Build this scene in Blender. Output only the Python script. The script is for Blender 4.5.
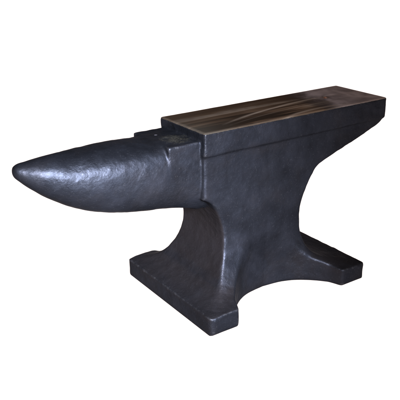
import bpy, math
import numpy as np
from mathutils import Vector, Matrix

for o in list(bpy.data.objects):
    bpy.data.objects.remove(o)
scene = bpy.context.scene
col = scene.collection

# ------------------------------------------------------------------ camera
AZ, EL, ROLL = 0.5955, 0.3753, -0.0124
FOCAL_PX = 694.76                       # for a 400 px wide frame
fwd = Vector((math.sin(AZ) * math.cos(EL), math.cos(AZ) * math.cos(EL), -math.sin(EL)))
right = fwd.cross(Vector((0, 0, 1))).normalized()
up = right.cross(fwd)
r2 = right * math.cos(ROLL) + up * math.sin(ROLL)
u2 = up * math.cos(ROLL) - right * math.sin(ROLL)
cam_loc = Vector((-0.60143, -0.82985, 0.55616))
cd = bpy.data.cameras.new("camera")
cd.sensor_width = 36.0
cd.lens = 36.0 * FOCAL_PX / 400.0
cd.clip_start, cd.clip_end = 0.01, 100.0
cam = bpy.data.objects.new("camera", cd)
cam.matrix_world = Matrix(((r2.x, u2.x, -fwd.x, cam_loc.x), (r2.y, u2.y, -fwd.y, cam_loc.y),
                           (r2.z, u2.z, -fwd.z, cam_loc.z), (0, 0, 0, 1)))
col.objects.link(cam)
scene.camera = cam

# ------------------------------------------------------------------ room light, lamps, exposure
world = bpy.data.worlds.new("World")
scene.world = world
world.use_nodes = True
bg = world.node_tree.nodes["Background"]
bg.inputs["Color"].default_value = (1.0, 0.78, 0.62, 1)
bg.inputs["Strength"].default_value = 0.26
scene.view_settings.view_transform = 'Standard'
scene.view_settings.look = 'None'
scene.view_settings.exposure = 0.0
scene.view_settings.gamma = 1.0


def area_lamp(name, loc, target, sx, sy, power, colour):
    ld = bpy.data.lights.new(name, 'AREA')
    ld.shape = 'RECTANGLE'
    ld.size, ld.size_y = sx, sy
    ld.energy, ld.color = power, colour
    ob = bpy.data.objects.new(name, ld)
    ob.location = loc
    ob.rotation_euler = (Vector(target) - Vector(loc)).to_track_quat('-Z', 'Y').to_euler()
    col.objects.link(ob)
    return ob


# softbox above and in front of the anvil, a little right of the camera
key = area_lamp("softbox_lamp", (-0.46, -1.08, 0.66), (-0.19, -0.06, 0.15), 0.34, 0.22, 10.0, (0.80, 0.87, 1.0))
key.data.spread = math.radians(34)
# added lamp below the translucent ground: turns it white and shadowless
area_lamp("added_under_lamp", (0, 0, -0.6), (0, 0, 1), 40, 40, 1.34 * math.pi * 1600, (1.0, 0.90, 0.89))


# ------------------------------------------------------------------ materials
def new_mat(name):
    m = bpy.data.materials.new(name)
    m.use_nodes = True
    nt = m.node_tree
    return m, nt, nt.nodes, nt.links, nt.nodes["Principled BSDF"]


def noise(nt, vec, scale, detail=4, rough=0.55, dist=0.0):
    n = nt.nodes.new("ShaderNodeTexNoise")
    n.inputs["Scale"].default_value = scale
    n.inputs["Detail"].default_value = detail
    n.inputs["Roughness"].default_value = rough
    n.inputs["Distortion"].default_value = dist
    nt.links.new(vec, n.inputs["Vector"])
    return n.outputs["Fac"]


def ramp(nt, fac, stops):
    r = nt.nodes.new("ShaderNodeValToRGB")
    e = r.color_ramp.elements
    while len(e) < len(stops):
        e.new(0.5)
    for k, (p, c) in enumerate(stops):
        e[k].position = p
        e[k].color = c if len(c) == 4 else (*c, 1)
    nt.links.new(fac, r.inputs["Fac"])
    return r.outputs["Color"]


def math_node(nt, op, a, b=None, c=None, clamp=False):
    n = nt.nodes.new("ShaderNodeMath")
    n.operation = op
    n.use_clamp = clamp
    for i, v in enumerate((a, b, c)):
        if v is None:
            continue
        if isinstance(v, (int, float)):
            n.inputs[i].default_value = v
        else:
            nt.links.new(v, n.inputs[i])
    return n.outputs[0]


def mix_col(nt, fac, a, b):
    n = nt.nodes.new("ShaderNodeMix")
    n.data_type = 'RGBA'
    for sock, v in ((n.inputs[0], fac), (n.inputs[6], a), (n.inputs[7], b)):
        if isinstance(v, (int, float)):
            sock.default_value = v
        elif isinstance(v, tuple):
            sock.default_value = (*v, 1)
        else:
            nt.links.new(v, sock)
    return n.outputs[2]


def mix_val(nt, fac, a, b):
    n = nt.nodes.new("ShaderNodeMix")
    n.data_type = 'FLOAT'
    for sock, v in ((n.inputs[0], fac), (n.inputs[2], a), (n.inputs[3], b)):
        if isinstance(v, (int, float)):
            sock.default_value = v
        else:
            nt.links.new(v, sock)
    return n.outputs[0]


def coords(nt):
    return nt.nodes.new("ShaderNodeTexCoord").outputs["Object"]


FACE_Z = 0.2863
PAINT_SPEC = 0.10
PAINT_METAL = 0.80


def paint_nodes(nt, vec):
    """black paint on rough cast iron, rubbed along the corners: colour, roughness, bump height"""
    big = noise(nt, vec, 20, 4, 0.6)
    mid = noise(nt, vec, 75, 4, 0.55, 0.3)
    pimple = noise(nt, vec, 210, 3, 0.5)
    grain = noise(nt, vec, 900, 3, 0.6)
    colr = ramp(nt, big, [(0.30, (0.0095, 0.0101, 0.0130)), (0.52, (0.0136, 0.0146, 0.0190)), (0.72, (0.0190, 0.0203, 0.0266))])
    # brownish, duller film in patches where the iron shows through
    brown = ramp(nt, noise(nt, vec, 14, 5, 0.65, 0.6), [(0.50, (0, 0, 0)), (0.68, (1, 1, 1))])
    colr = mix_col(nt, math_node(nt, 'MULTIPLY', brown, 0.3), colr, (0.021, 0.0185, 0.0195))
    end = nt.nodes.new("ShaderNodeAttribute")            # the cast ends and foot tops are browner, thinly painted iron
    end.attribute_name = "bare_ends"
    e = math_node(nt, 'MULTIPLY_ADD', noise(nt, vec, 30, 5, 0.65), 1.2, -0.6)
    e = math_node(nt, 'MULTIPLY', math_node(nt, 'ADD', math_node(nt, 'MULTIPLY', end.outputs["Fac"], 1.3), e), end.outputs["Fac"], clamp=True)
    colr = mix_col(nt, math_node(nt, 'MULTIPLY', e, 0.62), colr, (0.0270, 0.0222, 0.0226))
    speck = ramp(nt, noise(nt, vec, 480, 3, 0.6), [(0.60, (0, 0, 0)), (0.74, (1, 1, 1))])
    colr = mix_col(nt, math_node(nt, 'MULTIPLY', speck, 0.35), colr, (0.055, 0.055, 0.062))
    wear = nt.nodes.new("ShaderNodeAttribute")
    wear.attribute_name = "edge_wear"
    w = math_node(nt, 'MULTIPLY_ADD', noise(nt, vec, 95, 5, 0.7), 2.6, -1.30)
    w = math_node(nt, 'ADD', wear.outputs["Fac"], w)
    w = math_node(nt, 'MULTIPLY_ADD', w, 1.4, -0.95, clamp=True)
    colr = mix_col(nt, math_node(nt, 'MULTIPLY', w, 0.4), colr, (0.085, 0.083, 0.09))
    rough = ramp(nt, mid, [(0.3, (0.43,) * 3), (0.7, (0.55,) * 3)])
    h = math_node(nt, 'MULTIPLY', big, 0.6)
    h = math_node(nt, 'MULTIPLY_ADD', mid, 0.19, h)
    fine = noise(nt, vec, 380, 3, 0.6)
    pim = ramp(nt, pimple, [(0.50, (0, 0, 0)), (0.72, (1, 1, 1))])
    h = math_node(nt, 'MULTIPLY_ADD', math_node(nt, 'MULTIPLY', pim, ramp(nt, noise(nt, vec, 24, 3, 0.6), [(0.42, (0.25,) * 3), (0.66, (1,) * 3)])), 0.060, h)
    h = math_node(nt, 'MULTIPLY_ADD', fine, 0.050, h)
    h = math_node(nt, 'MULTIPLY_ADD', pimple, 0.07, h)
    h = math_node(nt, 'MULTIPLY_ADD', grain, 0.012, h)
    return colr, rough, h


def bump(nt, h, dist, strength=1.0):
    b = nt.nodes.new("ShaderNodeBump")
    b.inputs["Distance"].default_value = dist
    b.inputs["Strength"].default_value = strength
    nt.links.new(h, b.inputs["Height"])
    return b.outputs["Normal"]


def make_paint():
    m, nt, N, L, P = new_mat("black_painted_iron")
    v = coords(nt)
    c, r, h = paint_nodes(nt, v)
    L.new(c, P.inputs["Base Color"])
    L.new(r, P.inputs["Roughness"])
    P.inputs["Specular IOR Level"].default_value = PAINT_SPEC
    P.inputs["Specular Tint"].default_value = (0.30, 0.30, 0.32, 1)
    P.inputs["Metallic"].default_value = PAINT_METAL
    L.new(bump(nt, h, 0.0027), P.inputs["Normal"])
    return m




def make_face():
    """bare worn steel on the top of the plate, black paint on its sides"""
    m, nt, N, L, P = new_mat("worn_face_steel")
    v = coords(nt)
    c, r, h = paint_nodes(nt, v)
    sep = N.new("ShaderNodeSeparateXYZ")
    L.new(v, sep.inputs[0])
    edge_n = noise(nt, v, 160, 4, 0.6)
    zlim = math_node(nt, 'MULTIPLY_ADD', edge_n, 0.0012, FACE_Z - 0.0026)
    mask = math_node(nt, 'SUBTRACT', sep.outputs["Z"], zlim)
    mask = math_node(nt, 'MULTIPLY', mask, 1800, clamp=True)
    # room reflections painted as pale streaks, plus fine scratches: noise stretched nearly along the length of the face
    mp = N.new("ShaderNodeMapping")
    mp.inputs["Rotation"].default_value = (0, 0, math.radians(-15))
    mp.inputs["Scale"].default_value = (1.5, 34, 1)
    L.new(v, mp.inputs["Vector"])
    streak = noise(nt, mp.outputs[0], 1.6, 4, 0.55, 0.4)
    mp2 = N.new("ShaderNodeMapping")
    mp2.inputs["Rotation"].default_value = (0, 0, math.radians(-4))
    mp2.inputs["Scale"].default_value = (14, 420, 1)
    L.new(v, mp2.inputs["Vector"])
    scratch = noise(nt, mp2.outputs[0], 1.0, 3, 0.6, 0.2)
    blot = noise(nt, v, 26, 4, 0.6, 0.5)
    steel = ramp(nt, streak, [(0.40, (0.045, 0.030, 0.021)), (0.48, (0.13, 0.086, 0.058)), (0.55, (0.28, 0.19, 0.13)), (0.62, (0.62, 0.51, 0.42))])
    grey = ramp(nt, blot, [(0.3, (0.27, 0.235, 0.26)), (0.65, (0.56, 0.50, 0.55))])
    # greyer towards the heel, a dark band before it, a dull grey-green corner at the step
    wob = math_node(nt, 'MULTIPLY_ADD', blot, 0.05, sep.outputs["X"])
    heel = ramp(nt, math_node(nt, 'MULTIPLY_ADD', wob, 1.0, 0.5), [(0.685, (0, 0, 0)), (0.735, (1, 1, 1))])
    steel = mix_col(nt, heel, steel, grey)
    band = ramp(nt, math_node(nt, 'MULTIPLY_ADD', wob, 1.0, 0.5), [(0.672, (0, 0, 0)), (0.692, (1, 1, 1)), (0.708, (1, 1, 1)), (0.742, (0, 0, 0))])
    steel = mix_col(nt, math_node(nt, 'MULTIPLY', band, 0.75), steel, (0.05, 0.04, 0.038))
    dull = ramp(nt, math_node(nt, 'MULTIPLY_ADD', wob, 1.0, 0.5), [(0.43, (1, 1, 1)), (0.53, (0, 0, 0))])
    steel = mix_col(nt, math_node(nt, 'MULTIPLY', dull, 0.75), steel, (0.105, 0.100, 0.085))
    # the far half is almost black-brown
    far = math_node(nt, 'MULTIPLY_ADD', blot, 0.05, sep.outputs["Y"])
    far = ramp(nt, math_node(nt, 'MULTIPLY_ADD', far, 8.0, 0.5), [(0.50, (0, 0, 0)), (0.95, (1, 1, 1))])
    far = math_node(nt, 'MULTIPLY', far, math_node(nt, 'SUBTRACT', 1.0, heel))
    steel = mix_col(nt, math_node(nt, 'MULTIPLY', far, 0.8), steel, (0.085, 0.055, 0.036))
    # long curved room reflections painted into the colour of the brown part
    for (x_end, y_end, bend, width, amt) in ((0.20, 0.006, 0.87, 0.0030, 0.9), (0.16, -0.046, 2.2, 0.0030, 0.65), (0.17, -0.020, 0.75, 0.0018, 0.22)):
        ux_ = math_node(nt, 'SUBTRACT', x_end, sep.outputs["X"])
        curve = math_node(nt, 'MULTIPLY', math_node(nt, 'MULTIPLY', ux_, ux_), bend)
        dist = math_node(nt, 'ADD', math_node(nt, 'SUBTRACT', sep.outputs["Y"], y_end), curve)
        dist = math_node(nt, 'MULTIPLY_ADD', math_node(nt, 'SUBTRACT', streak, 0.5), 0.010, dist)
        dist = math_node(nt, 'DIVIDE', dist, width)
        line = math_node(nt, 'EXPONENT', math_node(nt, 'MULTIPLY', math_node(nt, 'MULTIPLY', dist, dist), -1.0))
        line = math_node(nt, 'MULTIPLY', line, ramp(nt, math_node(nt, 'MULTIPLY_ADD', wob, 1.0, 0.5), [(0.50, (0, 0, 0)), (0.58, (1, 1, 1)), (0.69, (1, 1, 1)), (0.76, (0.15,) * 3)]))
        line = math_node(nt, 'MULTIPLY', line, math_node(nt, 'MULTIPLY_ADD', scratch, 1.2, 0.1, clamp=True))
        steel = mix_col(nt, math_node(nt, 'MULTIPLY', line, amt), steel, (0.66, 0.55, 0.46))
    rub = N.new("ShaderNodeAttribute")                     # rubbed bright along its edges
    rub.attribute_name = "edge_wear"
    rb = math_node(nt, 'ADD', rub.outputs["Fac"], math_node(nt, 'MULTIPLY_ADD', noise(nt, v, 55, 4, 0.6), 0.9, -0.50))
    rb = math_node(nt, 'MULTIPLY', math_node(nt, 'SUBTRACT', rb, 0.10), 2.2, clamp=True)
    steel = mix_col(nt, math_node(nt, 'MULTIPLY', rb, 0.15), steel, (0.58, 0.50, 0.42))
    # dark stain rays round the pritchel hole
    dx = math_node(nt, 'SUBTRACT', sep.outputs["X"], HOLE[0])
    dy = math_node(nt, 'SUBTRACT', sep.outputs["Y"], HOLE[1])
    ang = math_node(nt, 'ARCTAN2', dy, dx)
    rad = math_node(nt, 'SQRT', math_node(nt, 'ADD', math_node(nt, 'MULTIPLY', dx, dx), math_node(nt, 'MULTIPLY', dy, dy)))
    rays = math_node(nt, 'POWER', math_node(nt, 'MULTIPLY_ADD', math_node(nt, 'SINE', math_node(nt, 'MULTIPLY_ADD', ang, 5.0, math_node(nt, 'MULTIPLY', blot, 16.0))), 0.5, 0.5), 2.0)
    fall = math_node(nt, 'SUBTRACT', 1.0, math_node(nt, 'DIVIDE', rad, 0.042), clamp=True)
    stain = math_node(nt, 'MULTIPLY', math_node(nt, 'MULTIPLY', rays, fall), 0.6)
    steel = mix_col(nt, stain, steel, (0.07, 0.055, 0.055))
    rust = math_node(nt, 'SUBTRACT', 1.0, math_node(nt, 'DIVIDE', rad, 0.011), clamp=True)
    steel = mix_col(nt, math_node(nt, 'MULTIPLY', rust, 0.9), steel, (0.10, 0.055, 0.038))
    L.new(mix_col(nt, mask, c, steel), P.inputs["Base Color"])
    L.new(mix_val(nt, mask, PAINT_METAL, 0.9), P.inputs["Metallic"])
    sr = ramp(nt, streak, [(0.35, (0.42,) * 3), (0.68, (0.30,) * 3)])
    L.new(mix_val(nt, mask, r, sr), P.inputs["Roughness"])
    P.inputs["Specular IOR Level"].default_value = PAINT_SPEC
    P.inputs["Specular Tint"].default_value = (0.30, 0.30, 0.32, 1)
    sh = math_node(nt, 'MULTIPLY', scratch, 0.10)
    sh = math_node(nt, 'MULTIPLY_ADD', streak, 0.30, sh)
    sh = math_node(nt, 'MULTIPLY_ADD', noise(nt, v, 60, 4, 0.5), 0.10, sh)
    L.new(bump(nt, mix_val(nt, mask, h, sh), 0.0032), P.inputs["Normal"])
    return m


def make_table_mat():
    """black paint worn through to pitted dull metal in the middle of the step"""
    m, nt, N, L, P = new_mat("worn_step_paint")
    v = coords(nt)
    c, r, h = paint_nodes(nt, v)
    sep = N.new("ShaderNodeSeparateXYZ")
    L.new(v, sep.inputs[0])
    dx = math_node(nt, 'DIVIDE', math_node(nt, 'SUBTRACT', sep.outputs["X"], -0.093), 0.026)
    dy = math_node(nt, 'DIVIDE', math_node(nt, 'SUBTRACT', sep.outputs["Y"], -0.018), 0.027)
    d2 = math_node(nt, 'ADD', math_node(nt, 'MULTIPLY', dx, dx), math_node(nt, 'MULTIPLY', dy, dy))
    n = noise(nt, v, 120, 4, 0.65)
    mask = math_node(nt, 'SUBTRACT', 2.0, math_node(nt, 'ADD', d2, math_node(nt, 'MULTIPLY', n, 2.4)))
    mask = math_node(nt, 'MULTIPLY', mask, 1.2, clamp=True)
    top = math_node(nt, 'MULTIPLY', math_node(nt, 'SUBTRACT', sep.outputs["Z"], 0.2695), 900, clamp=True)
    mask = math_node(nt, 'MULTIPLY', mask, top)
    pit = noise(nt, v, 420, 3, 0.6)
    worn = ramp(nt, pit, [(0.35, (0.018, 0.017, 0.016)), (0.5, (0.045, 0.043, 0.038)), (0.7, (0.075, 0.071, 0.060))])
    fx = math_node(nt, 'SUBTRACT', sep.outputs["X"], FLECK[0])
    fy = math_node(nt, 'SUBTRACT', sep.outputs["Y"], FLECK[1])
    fr = math_node(nt, 'SQRT', math_node(nt, 'ADD', math_node(nt, 'MULTIPLY', fx, fx), math_node(nt, 'MULTIPLY', fy, fy)))
    fr = math_node(nt, 'MULTIPLY_ADD', n, 0.003, fr)
    fl = math_node(nt, 'MULTIPLY', math_node(nt, 'SUBTRACT', 0.0042, fr), 900, clamp=True)
    base_c = mix_col(nt, math_node(nt, 'MULTIPLY', fl, top), mix_col(nt, mask, c, worn), (0.20, 0.19, 0.22))
    L.new(base_c, P.inputs["Base Color"])
    L.new(r, P.inputs["Roughness"])
    P.inputs["Specular IOR Level"].default_value = PAINT_SPEC
    P.inputs["Specular Tint"].default_value = (0.30, 0.30, 0.32, 1)
    P.inputs["Metallic"].default_value = PAINT_METAL
    hh = math_node(nt, 'MULTIPLY_ADD', math_node(nt, 'MULTIPLY', pit, mask), 0.5, h)
    L.new(bump(nt, hh, 0.0032), P.inputs["Normal"])
    return m


def make_rust():
    m, nt, N, L, P = new_mat("rusty_metal")
    v = coords(nt)
    n = noise(nt, v, 420, 4, 0.6)
    L.new(ramp(nt, n, [(0.35, (0.07, 0.022, 0.010)), (0.55, (0.15, 0.06, 0.03)), (0.7, (0.40, 0.28, 0.21))]), P.inputs["Base Color"])
    P.inputs["Roughness"].default_value = 0.7
    L.new(bump(nt, n, 0.001), P.inputs["Normal"])
    return m


def make_ground_mat():  # translucent so that the added lamp below lights it without shadows
    m = bpy.data.materials.new("translucent_white_ground")
    m.use_nodes = True
    nt = m.node_tree
    nt.nodes.remove(nt.nodes["Principled BSDF"])
    t = nt.nodes.new("ShaderNodeBsdfTranslucent")
    n = noise(nt, coords(nt), 3, 2)
    nt.links.new(ramp(nt, n, [(0.3, (0.89, 0.89, 0.89)), (0.7, (0.91, 0.91, 0.91))]), t.inputs["Color"])
    nt.links.new(t.outputs[0], nt.nodes["Material Output"].inputs["Surface"])
    return m


HOLE = (0.2180, 0.0010)
FLECK = (-0.1068, 0.0135)
paint, face_mat, table_mat, rust, ground_mat = make_paint(), make_face(), make_table_mat(), make_rust(), make_ground_mat()

# ------------------------------------------------------------------ white surface
S = 18.0
gm = bpy.data.meshes.new("ground")
gm.from_pydata([(-S, -S, 0), (S, -S, 0), (S, S, 0), (-S, S, 0)], [], [(0, 1, 2, 3)])
gm.materials.append(ground_mat)
ground = bpy.data.objects.new("ground", gm)
ground["kind"] = "structure"
ground["label"] = "seamless bright white surface under the anvil"
col.objects.link(ground)

# ------------------------------------------------------------------ the anvil, as a distance field
H = FACE_Z
VOX = 0.0015


def hermite(xs, ys, q):
    """monotone cubic through the points"""
    xs, ys = np.asarray(xs, float), np.asarray(ys, float)
    h = np.diff(xs)
    d = np.diff(ys) / h
    m = np.zeros_like(ys)
    m[1:-1] = np.where(d[:-1] * d[1:] > 0, 2 * d[:-1] * d[1:] / np.where(d[:-1] + d[1:] == 0, 1, d[:-1] + d[1:]), 0)
    m[0], m[-1] = d[0], d[-1]
    k = np.clip(np.searchsorted(xs, q) - 1, 0, len(h) - 1)
    t = np.clip((q - xs[k]) / h[k], 0, 1)
    return ((2 * t**3 - 3 * t**2 + 1) * ys[k] + (t**3 - 2 * t**2 + t) * h[k] * m[k]
            + (-2 * t**3 + 3 * t**2) * ys[k + 1] + (t**3 - t**2) * h[k] * m[k + 1])


def catmull(pts, n=8):
    p = np.array([pts[0]] + list(pts) + [pts[-1]], float)
    out = []
    for i in range(1, len(p) - 2):
        for t in np.linspace(0, 1, n, endpoint=False):
            a, b, c, d = p[i - 1], p[i], p[i + 1], p[i + 2]
            out.append(0.5 * (2 * b + (c - a) * t + (2 * a - 5 * b + 4 * c - d) * t**2 + (3 * b - a - 3 * c + d) * t**3))
    out.append(p[-2])
    return [tuple(v) for v in out]


def poly_sdf(px, pz, poly):
    d = np.full(px.shape, 1e9)
    s = np.ones(px.shape)
    n = len(poly)
    for i in range(n):
        a, b = np.array(poly[i]), np.array(poly[i - 1])
        e = b - a
        wx, wz = px - a[0], pz - a[1]
        t = np.clip((wx * e[0] + wz * e[1]) / (e @ e), 0, 1)
        d = np.minimum(d, (wx - e[0] * t)**2 + (wz - e[1] * t)**2)
        c1, c2, c3 = pz >= a[1], pz < b[1], e[0] * wz > e[1] * wx
        s = np.where((c1 & c2 & c3) | (~c1 & ~c2 & ~c3), -s, s)
    return s * np.sqrt(d)


def smin(a, b, k):
    h = np.maximum(k - np.abs(a - b), 0) / k
    return np.minimum(a, b) - h * h * k * 0.25


def smax(a, b, k):
    return -smin(-a, -b, k)


def rbox(X, Y, Z, lo, hi, r):
    c = [(a + b) / 2 for a, b in zip(lo, hi)]
    e = [(b - a) / 2 - r for a, b in zip(lo, hi)]
    qx, qy, qz = np.abs(X - c[0]) - e[0], np.abs(Y - c[1]) - e[1], np.abs(Z - c[2]) - e[2]
    return (np.sqrt(np.maximum(qx, 0)**2 + np.maximum(qy, 0)**2 + np.maximum(qz, 0)**2)
            + np.minimum(np.maximum(qx, np.maximum(qy, qz)), 0) - r)


rng = np.random.default_rng(7)


def lumps(X, Y, Z, size, octaves=3):
    """smooth value noise in [-1, 1]"""
    tot, amp, nrm = 0, 1.0, 0.0
    for _ in range(octaves):
        n = 48
        g = rng.uniform(-1, 1, (n, n, n)).astype(np.float32)
        f = []
        for A in (X, Y, Z):
            q = A / size + 17.3
            i = np.floor(q).astype(int)
            t = (q - i).astype(np.float32)
            f.append((i % n, (i + 1) % n, t * t * (3 - 2 * t)))
        (i0, i1, u), (j0, j1, v), (k0, k1, w) = f
        v00 = g[i0, j0, k0] * (1 - u) + g[i1, j0, k0] * u
        v10 = g[i0, j1, k0] * (1 - u) + g[i1, j1, k0] * u
        v01 = g[i0, j0, k1] * (1 - u) + g[i1, j0, k1] * u
        v11 = g[i0, j1, k1] * (1 - u) + g[i1, j1, k1] * u
        tot = tot + amp * ((v00 * (1 - v) + v10 * v) * (1 - w) + (v01 * (1 - v) + v11 * v) * w)
        nrm += amp
        amp *= 0.55
        size *= 0.5
    return tot / nrm


XB = 0.0507                                    # middle of the base
x = np.arange(-0.345, 0.320, VOX)
y = np.arange(-0.136, 0.137, VOX)
z = np.arange(-0.006, 0.298, VOX)
X, Y, Z = x[:, None, None], y[None, :, None], z[None, None, :]
X2, Z2 = X[:, 0, :], Z[:, 0, :]
X2, Z2 = np.broadcast_arrays(X2, Z2)

# side profile of waist, heel and feet
left_curve = catmull([(-0.1062, 0.031), (-0.085, 0.0375), (-0.067, 0.0465), (-0.056, 0.0575), (-0.049, 0.070), (-0.0418, 0.085),
                      (-0.0370, 0.102), (-0.0360, 0.122), (-0.0395, 0.143), (-0.0485, 0.164), (-0.0580, 0.177), (-0.0705, 0.184)])
right_curve = catmull([(0.3005, 0.252), (0.288, 0.2395), (0.2106, 0.2133), (0.180, 0.2036), (0.155, 0.1925), (0.143, 0.180),
                       (0.134, 0.166), (0.1265, 0.149), (0.1210, 0.1315), (0.1187, 0.110), (0.1195, 0.090), (0.1255, 0.070),
                       (0.137, 0.0515), (0.157, 0.0405), (0.2078, 0.031)])
profile = [(-0.1062, 0.0)] + left_curve + [(-0.0705, 0.262), (0.3005, 0.262)] + right_curve + [(0.2078, 0.0)]
d_prof = poly_sdf(X2, Z2, profile)[:, None, :].astype(np.float32)
# half-depth: flares towards the feet; scooped between the four feet
bz = hermite([-0.02, 0.0, 0.031, 0.0355, 0.041, 0.048, 0.060, 0.075, 0.100, 0.130, 0.30],
             [0.1245, 0.1245, 0.1243, 0.109, 0.0960, 0.0855, 0.0755, 0.0675, 0.0602, 0.0570, 0.0565], z)
ux = np.abs(x - XB)
yp = hermite([0, 0.03, 0.05, 0.0705, 0.096, 0.1068, 0.1085, 0.4], [0.0502, 0.0538, 0.0605, 0.0738, 0.1007, 0.1240, 0.1256, 0.1256], ux)
lift = np.clip((z - 0.04) / 0.09, 0, 1)
lift = lift * lift * (3 - 2 * lift)
slope_p = np.abs(np.gradient(yp, x))
aY = np.abs(Y)
bz_r = hermite([-0.02, 0.0, 0.031, 0.0355, 0.041, 0.048, 0.060, 0.075, 0.100, 0.130, 0.30],
               [0.1245, 0.1245, 0.1243, 0.105, 0.0890, 0.0765, 0.0675, 0.0620, 0.0592, 0.0570, 0.0565], z)
side = np.clip((x - 0.02) / 0.08, 0, 1)[:, None]
bb = bz[None, :] * (1 - side) + bz_r[None, :] * side
slope_b = np.abs(np.gradient(bb, z, axis=1))
d_b = (aY - bb[:, None, :]) / np.sqrt(1 + slope_b**2)[:, None, :]
d_p = (aY - (yp[:, None] + 0.0068 * lift[None, :])[:, None, :]) / np.sqrt(1 + slope_p**2)[:, None, None]
k_r = np.where(z < 0.034, 0.009, 0.006)[None, None, :]
d_body = smax(smax(d_b, d_p, 0.004), d_prof, k_r)
d_body = smax(d_body, -Z + 0.0 * X, 0.004).astype(np.float32)

# plate
d_plate = rbox(X, Y, Z, (-0.0705, -0.060, 0.2512), (0.3015, 0.060, H), 0.0028).astype(np.float32)

# horn: round section, level top, underside sweeping up to a blunt tip
TIP = -0.3284
s = (x - TIP) / 0.26
t_ = np.sqrt(np.clip(s, 0, 1.04))
ry = np.polyval([0.276299, -0.729206, 0.62064, -0.206998, 0.093517, 0], t_)
hh = np.polyval([0.564016, -1.289961, 0.885022, -0.180638, 0.13816, 0], t_)
zt = np.polyval([-0.258745, 0.615904, -0.522147, 0.162604, 0.006634, 0.269866], t_)
zc0 = zt - hh / 2
drop = 0.0038 * np.clip((x + 0.24) / 0.10, 0, 1)**2          # the top dips before the step
rz = np.maximum(hh / 2, 2e-4)
ry = np.where(t_ < 0.45, 0.5 * (ry + np.minimum(ry, hh / 2)), ry)
ry = np.maximum(ry, 2e-4)
ry = ry - np.clip((x + 0.16) / 0.05, 0, 1) * np.maximum(ry - 0.0508, 0)   # flush with the sides of the step
zc = zc0
ry_, rz_, zc_ = (a[:, None, None] for a in (ry, rz, zc))
E_ = 2.15
boxy = np.where(Z > zc_, 1.2 * np.clip((X + 0.26) / 0.13, 0, 1), 0)     # squarer shoulders towards the step
EE = E_ + boxy
rad = (np.abs(Y / ry_)**EE + np.abs((Z - zc_) / np.where(Z > zc_, rz_ - drop[:, None, None], rz_))**EE)**(1 / EE)
slope = np.abs(np.gradient(np.where(s > 0, ry, 0), x))[:, None, None]
d_horn = (rad - 1) * np.minimum(ry_, rz_) / np.sqrt(1 + np.minimum(slope, 3)**2)
d_nose = np.sqrt((X - TIP)**2 + Y**2 + (Z - 0.2640)**2)
d_horn = np.where(s[:, None, None] > 0.0, d_horn, d_nose)
d_horn = smin(d_horn, np.sqrt((X - TIP - 0.0100)**2 + Y**2 + (Z - 0.2652)**2) - 0.0101, 0.005)
d_horn = smax(d_horn, X + 0.045, 0.006).astype(np.float32)

# step (cutting table) between horn and face
d_table = rbox(X, np.abs(Y) + 0.005 * np.clip((0.240 - Z) / 0.030, 0, 1)**2, Z, (-0.1238, -0.0501, 0.206), (-0.050, 0.0501, 0.2728), 0.0022).astype(np.float32)

d_hb = smin(d_horn, d_table, 0.0035)
d_bp = smin(d_body, d_plate, 0.005)
D = smin(d_hb, d_bp, 0.0025)
Xf, Yf, Zf = np.broadcast_arrays(X, Y, Z)
near = np.abs(D) < 0.006
xs_, ys_, zs_ = Xf[near], Yf[near], Zf[near]
bumpy = 0.00075 * lumps(xs_, ys_, zs_, 0.034) + 0.00042 * lumps(xs_, ys_, zs_, 0.010, 2)
flat_top = np.clip((zs_ - (H - 0.004)) / 0.002, 0, 1)          # the worked face is flatter than the casting
flat_bot = np.clip((0.006 - zs_) / 0.004, 0, 1)
D = D.astype(np.float32)
D[near] += (bumpy * (1 - 0.8 * flat_top) * (1 - flat_bot)).astype(np.float32)
# punched dent on the heel end of the face, and a fleck knocked out of the step
dent = np.sqrt((X - HOLE[0])**2 + (Y - HOLE[1])**2 + (Z - (H + 0.0022))**2) - 0.0052
D = smax(D, -dent, 0.0015).astype(np.float32)


def surface_nets(F):
    ins = F < 0
    nx, ny, nz = F.shape
    acc = np.zeros((nx - 1, ny - 1, nz - 1, 3), np.float32)
    cnt = np.zeros((nx - 1, ny - 1, nz - 1), np.float32)
    edges = []
    for ax in range(3):
        sl0 = [slice(None)] * 3
        sl1 = [slice(None)] * 3
        sl0[ax], sl1[ax] = slice(0, -1), slice(1, None)
        a, b = F[tuple(sl0)], F[tuple(sl1)]
        cross = (a < 0) != (b < 0)
        idx = np.argwhere(cross)
        va, vb = a[cross], b[cross]
        t = va / (va - vb)
        p = idx.astype(np.float32)
        p[:, ax] += t
        o1, o2 = [k for k in range(3) if k != ax]
        for e1 in (0, 1):
            for e2 in (0, 1):
                c = idx.copy()
                c[:, o1] -= e1
                c[:, o2] -= e2
                ok = np.all((c >= 0) & (c < np.array([nx - 1, ny - 1, nz - 1])), axis=1)
                ci = tuple(c[ok].T)
                np.add.at(acc, ci, p[ok])
                np.add.at(cnt, ci, 1)
        edges.append((ax, idx, va < 0))
    used = cnt > 0
    vid = np.full(used.shape, -1, np.int64)
    vid[used] = np.arange(used.sum())
    V = acc[used] / cnt[used][:, None]
    quads = []
    for ax, idx, pos in edges:
        o1, o2 = (ax + 1) % 3, (ax + 2) % 3
        q = []
        for e1, e2 in ((1, 1), (0, 1), (0, 0), (1, 0)):
            c = idx.copy()
            c[:, o1] -= e1
            c[:, o2] -= e2
            q.append(vid[tuple(c.T)])
        q = np.stack(q, 1)
        q[~pos] = q[~pos][:, ::-1]
        quads.append(q)
    return V, np.concatenate(quads)


V, Q = surface_nets(D)
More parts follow.
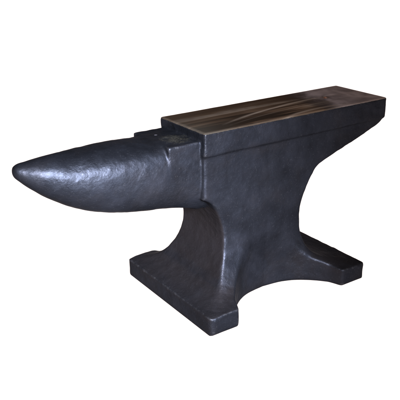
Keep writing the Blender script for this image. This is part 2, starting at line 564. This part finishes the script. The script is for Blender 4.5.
# light relaxation takes the grid stepping off the surface
nb = np.concatenate([Q[:, [0, 1]], Q[:, [1, 2]], Q[:, [2, 3]], Q[:, [3, 0]]])
nb = np.concatenate([nb, nb[:, ::-1]])
deg = np.bincount(nb[:, 0], minlength=len(V)).astype(np.float32)[:, None]


def relax(V, f):
    m = np.stack([np.bincount(nb[:, 0], weights=V[nb[:, 1], k], minlength=len(V)) for k in range(3)], 1) / deg
    return V + f * (m - V)


for _ in range(3):
    V = relax(V, 0.5)
    V = relax(V, -0.51)
nose = np.clip((TIP + 0.034 - (V[:, :1] * VOX + x[0])) / 0.020, 0, 1)
for _ in range(14):                                    # the nose is worn smooth
    V = V + nose * (relax(V, 0.6) - V)
P = V * VOX + np.array([x[0], y[0], z[0]])

# how convex the surface is: bare, rubbed metal shows along the corners
S_ = V
for _ in range(14):
    S_ = relax(S_, 0.7)
V0 = V

# vertex normals of the whole casting, so the parts meet without a shading seam
fn = np.cross(P[Q[:, 2]] - P[Q[:, 0]], P[Q[:, 3]] - P[Q[:, 1]])
VN = np.zeros_like(P)
for k in range(4):
    for c in range(3):
        VN[:, c] += np.bincount(Q[:, k], weights=fn[:, c], minlength=len(P))
VN /= np.linalg.norm(VN, axis=1, keepdims=True) + 1e-12

convex = np.clip(((V0 - S_) * VN).sum(1) * VOX / 0.0011, -1, 1)

bare = np.clip(np.abs(VN[:, 0]) * 1.6 - 0.5, 0, 1) * np.clip((0.172 - P[:, 2]) / 0.01, 0, 1)
bare = np.maximum(bare, np.clip(VN[:, 2] * 1.6 - 0.5, 0, 1) * (P[:, 2] < 0.12))
bare = bare * (0.4 + 0.6 * np.clip((P[:, 2] - 0.020) / 0.025, 0, 1))

# which part of the casting each face belongs to
ctr = P[Q].mean(1)
ii = tuple(np.clip(np.round((ctr[:, k] - g[0]) / VOX).astype(int), 0, len(g) - 1) for k, g in enumerate((x, y, z)))
stack = np.stack([np.broadcast_to(a, D.shape)[ii] for a in (d_horn, d_table, d_body, d_plate)], 1)
part = np.argmin(stack, 1)
part[(part == 0) & (ctr[:, 0] > -0.1238)] = 1
part[(part == 1) & (ctr[:, 0] < -0.128)] = 0
base = (part == 2) & (ctr[:, 2] < 0.047)
part[base] = 4

anvil = bpy.data.objects.new("anvil", None)
anvil.empty_display_size = 0.1
anvil.location = (XB, 0, 0)
anvil["label"] = "black painted iron anvil with a blunt horn and worn brown face"
anvil["category"] = "anvil"
col.objects.link(anvil)
OFF = np.array([XB, 0, 0])


def part_mesh(name, sel, mat):
    q = Q[sel]
    used, inv = np.unique(q, return_inverse=True)
    q = inv.reshape(q.shape)
    me = bpy.data.meshes.new(name)
    me.from_pydata([tuple(v) for v in P[used]], [], q.tolist())
    me.materials.append(mat)
    at = me.attributes.new("edge_wear", 'FLOAT', 'POINT')
    at.data.foreach_set("value", convex[used].astype(np.float32))
    at = me.attributes.new("bare_ends", 'FLOAT', 'POINT')
    at.data.foreach_set("value", bare[used].astype(np.float32))
    me.polygons.foreach_set("use_smooth", np.ones(len(me.polygons), bool))
    me.update()
    me.normals_split_custom_set_from_vertices([tuple(n) for n in VN[used]])
    ob = bpy.data.objects.new(name, me)
    col.objects.link(ob)
    ob.parent = anvil
    ob.location = (-XB, 0, 0)
    return ob


part_mesh("horn", part == 0, paint)
tbl = part_mesh("cutting_table", part == 1, table_mat)
part_mesh("body", part == 2, paint)
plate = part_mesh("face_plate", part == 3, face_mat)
part_mesh("base", part == 4, paint)
tbl["label"] = "step worn to pitted dull metal"
plate["label"] = "top plate with bare brown worn steel face"

# rusty broken pin in the dent
import bmesh
bm = bmesh.new()
rings = [(0.0037, -0.0032), (0.0036, -0.0008), (0.0026, 0.0006), (0.0019, 0.0016), (0.0008, 0.0022)]
prev = None
for k, (r, h) in enumerate(rings):
    ring = [bm.verts.new((r * (1 + 0.12 * math.sin(3 * a + k)) * math.cos(a), r * (1 + 0.1 * math.cos(2 * a + k)) * math.sin(a), h))
            for a in np.linspace(0, 2 * math.pi, 20, endpoint=False)]
    if prev:
        for j in range(20):
            bm.faces.new((prev[j], prev[(j + 1) % 20], ring[(j + 1) % 20], ring[j]))
    prev = ring
bm.faces.new(prev)
pm = bpy.data.meshes.new("rusty_pin")
bm.to_mesh(pm)
bm.free()
pm.materials.append(rust)
pin = bpy.data.objects.new("rusty_pin", pm)
pin.location = (HOLE[0], HOLE[1], H - 0.001)
pin.parent = plate
col.objects.link(pin)
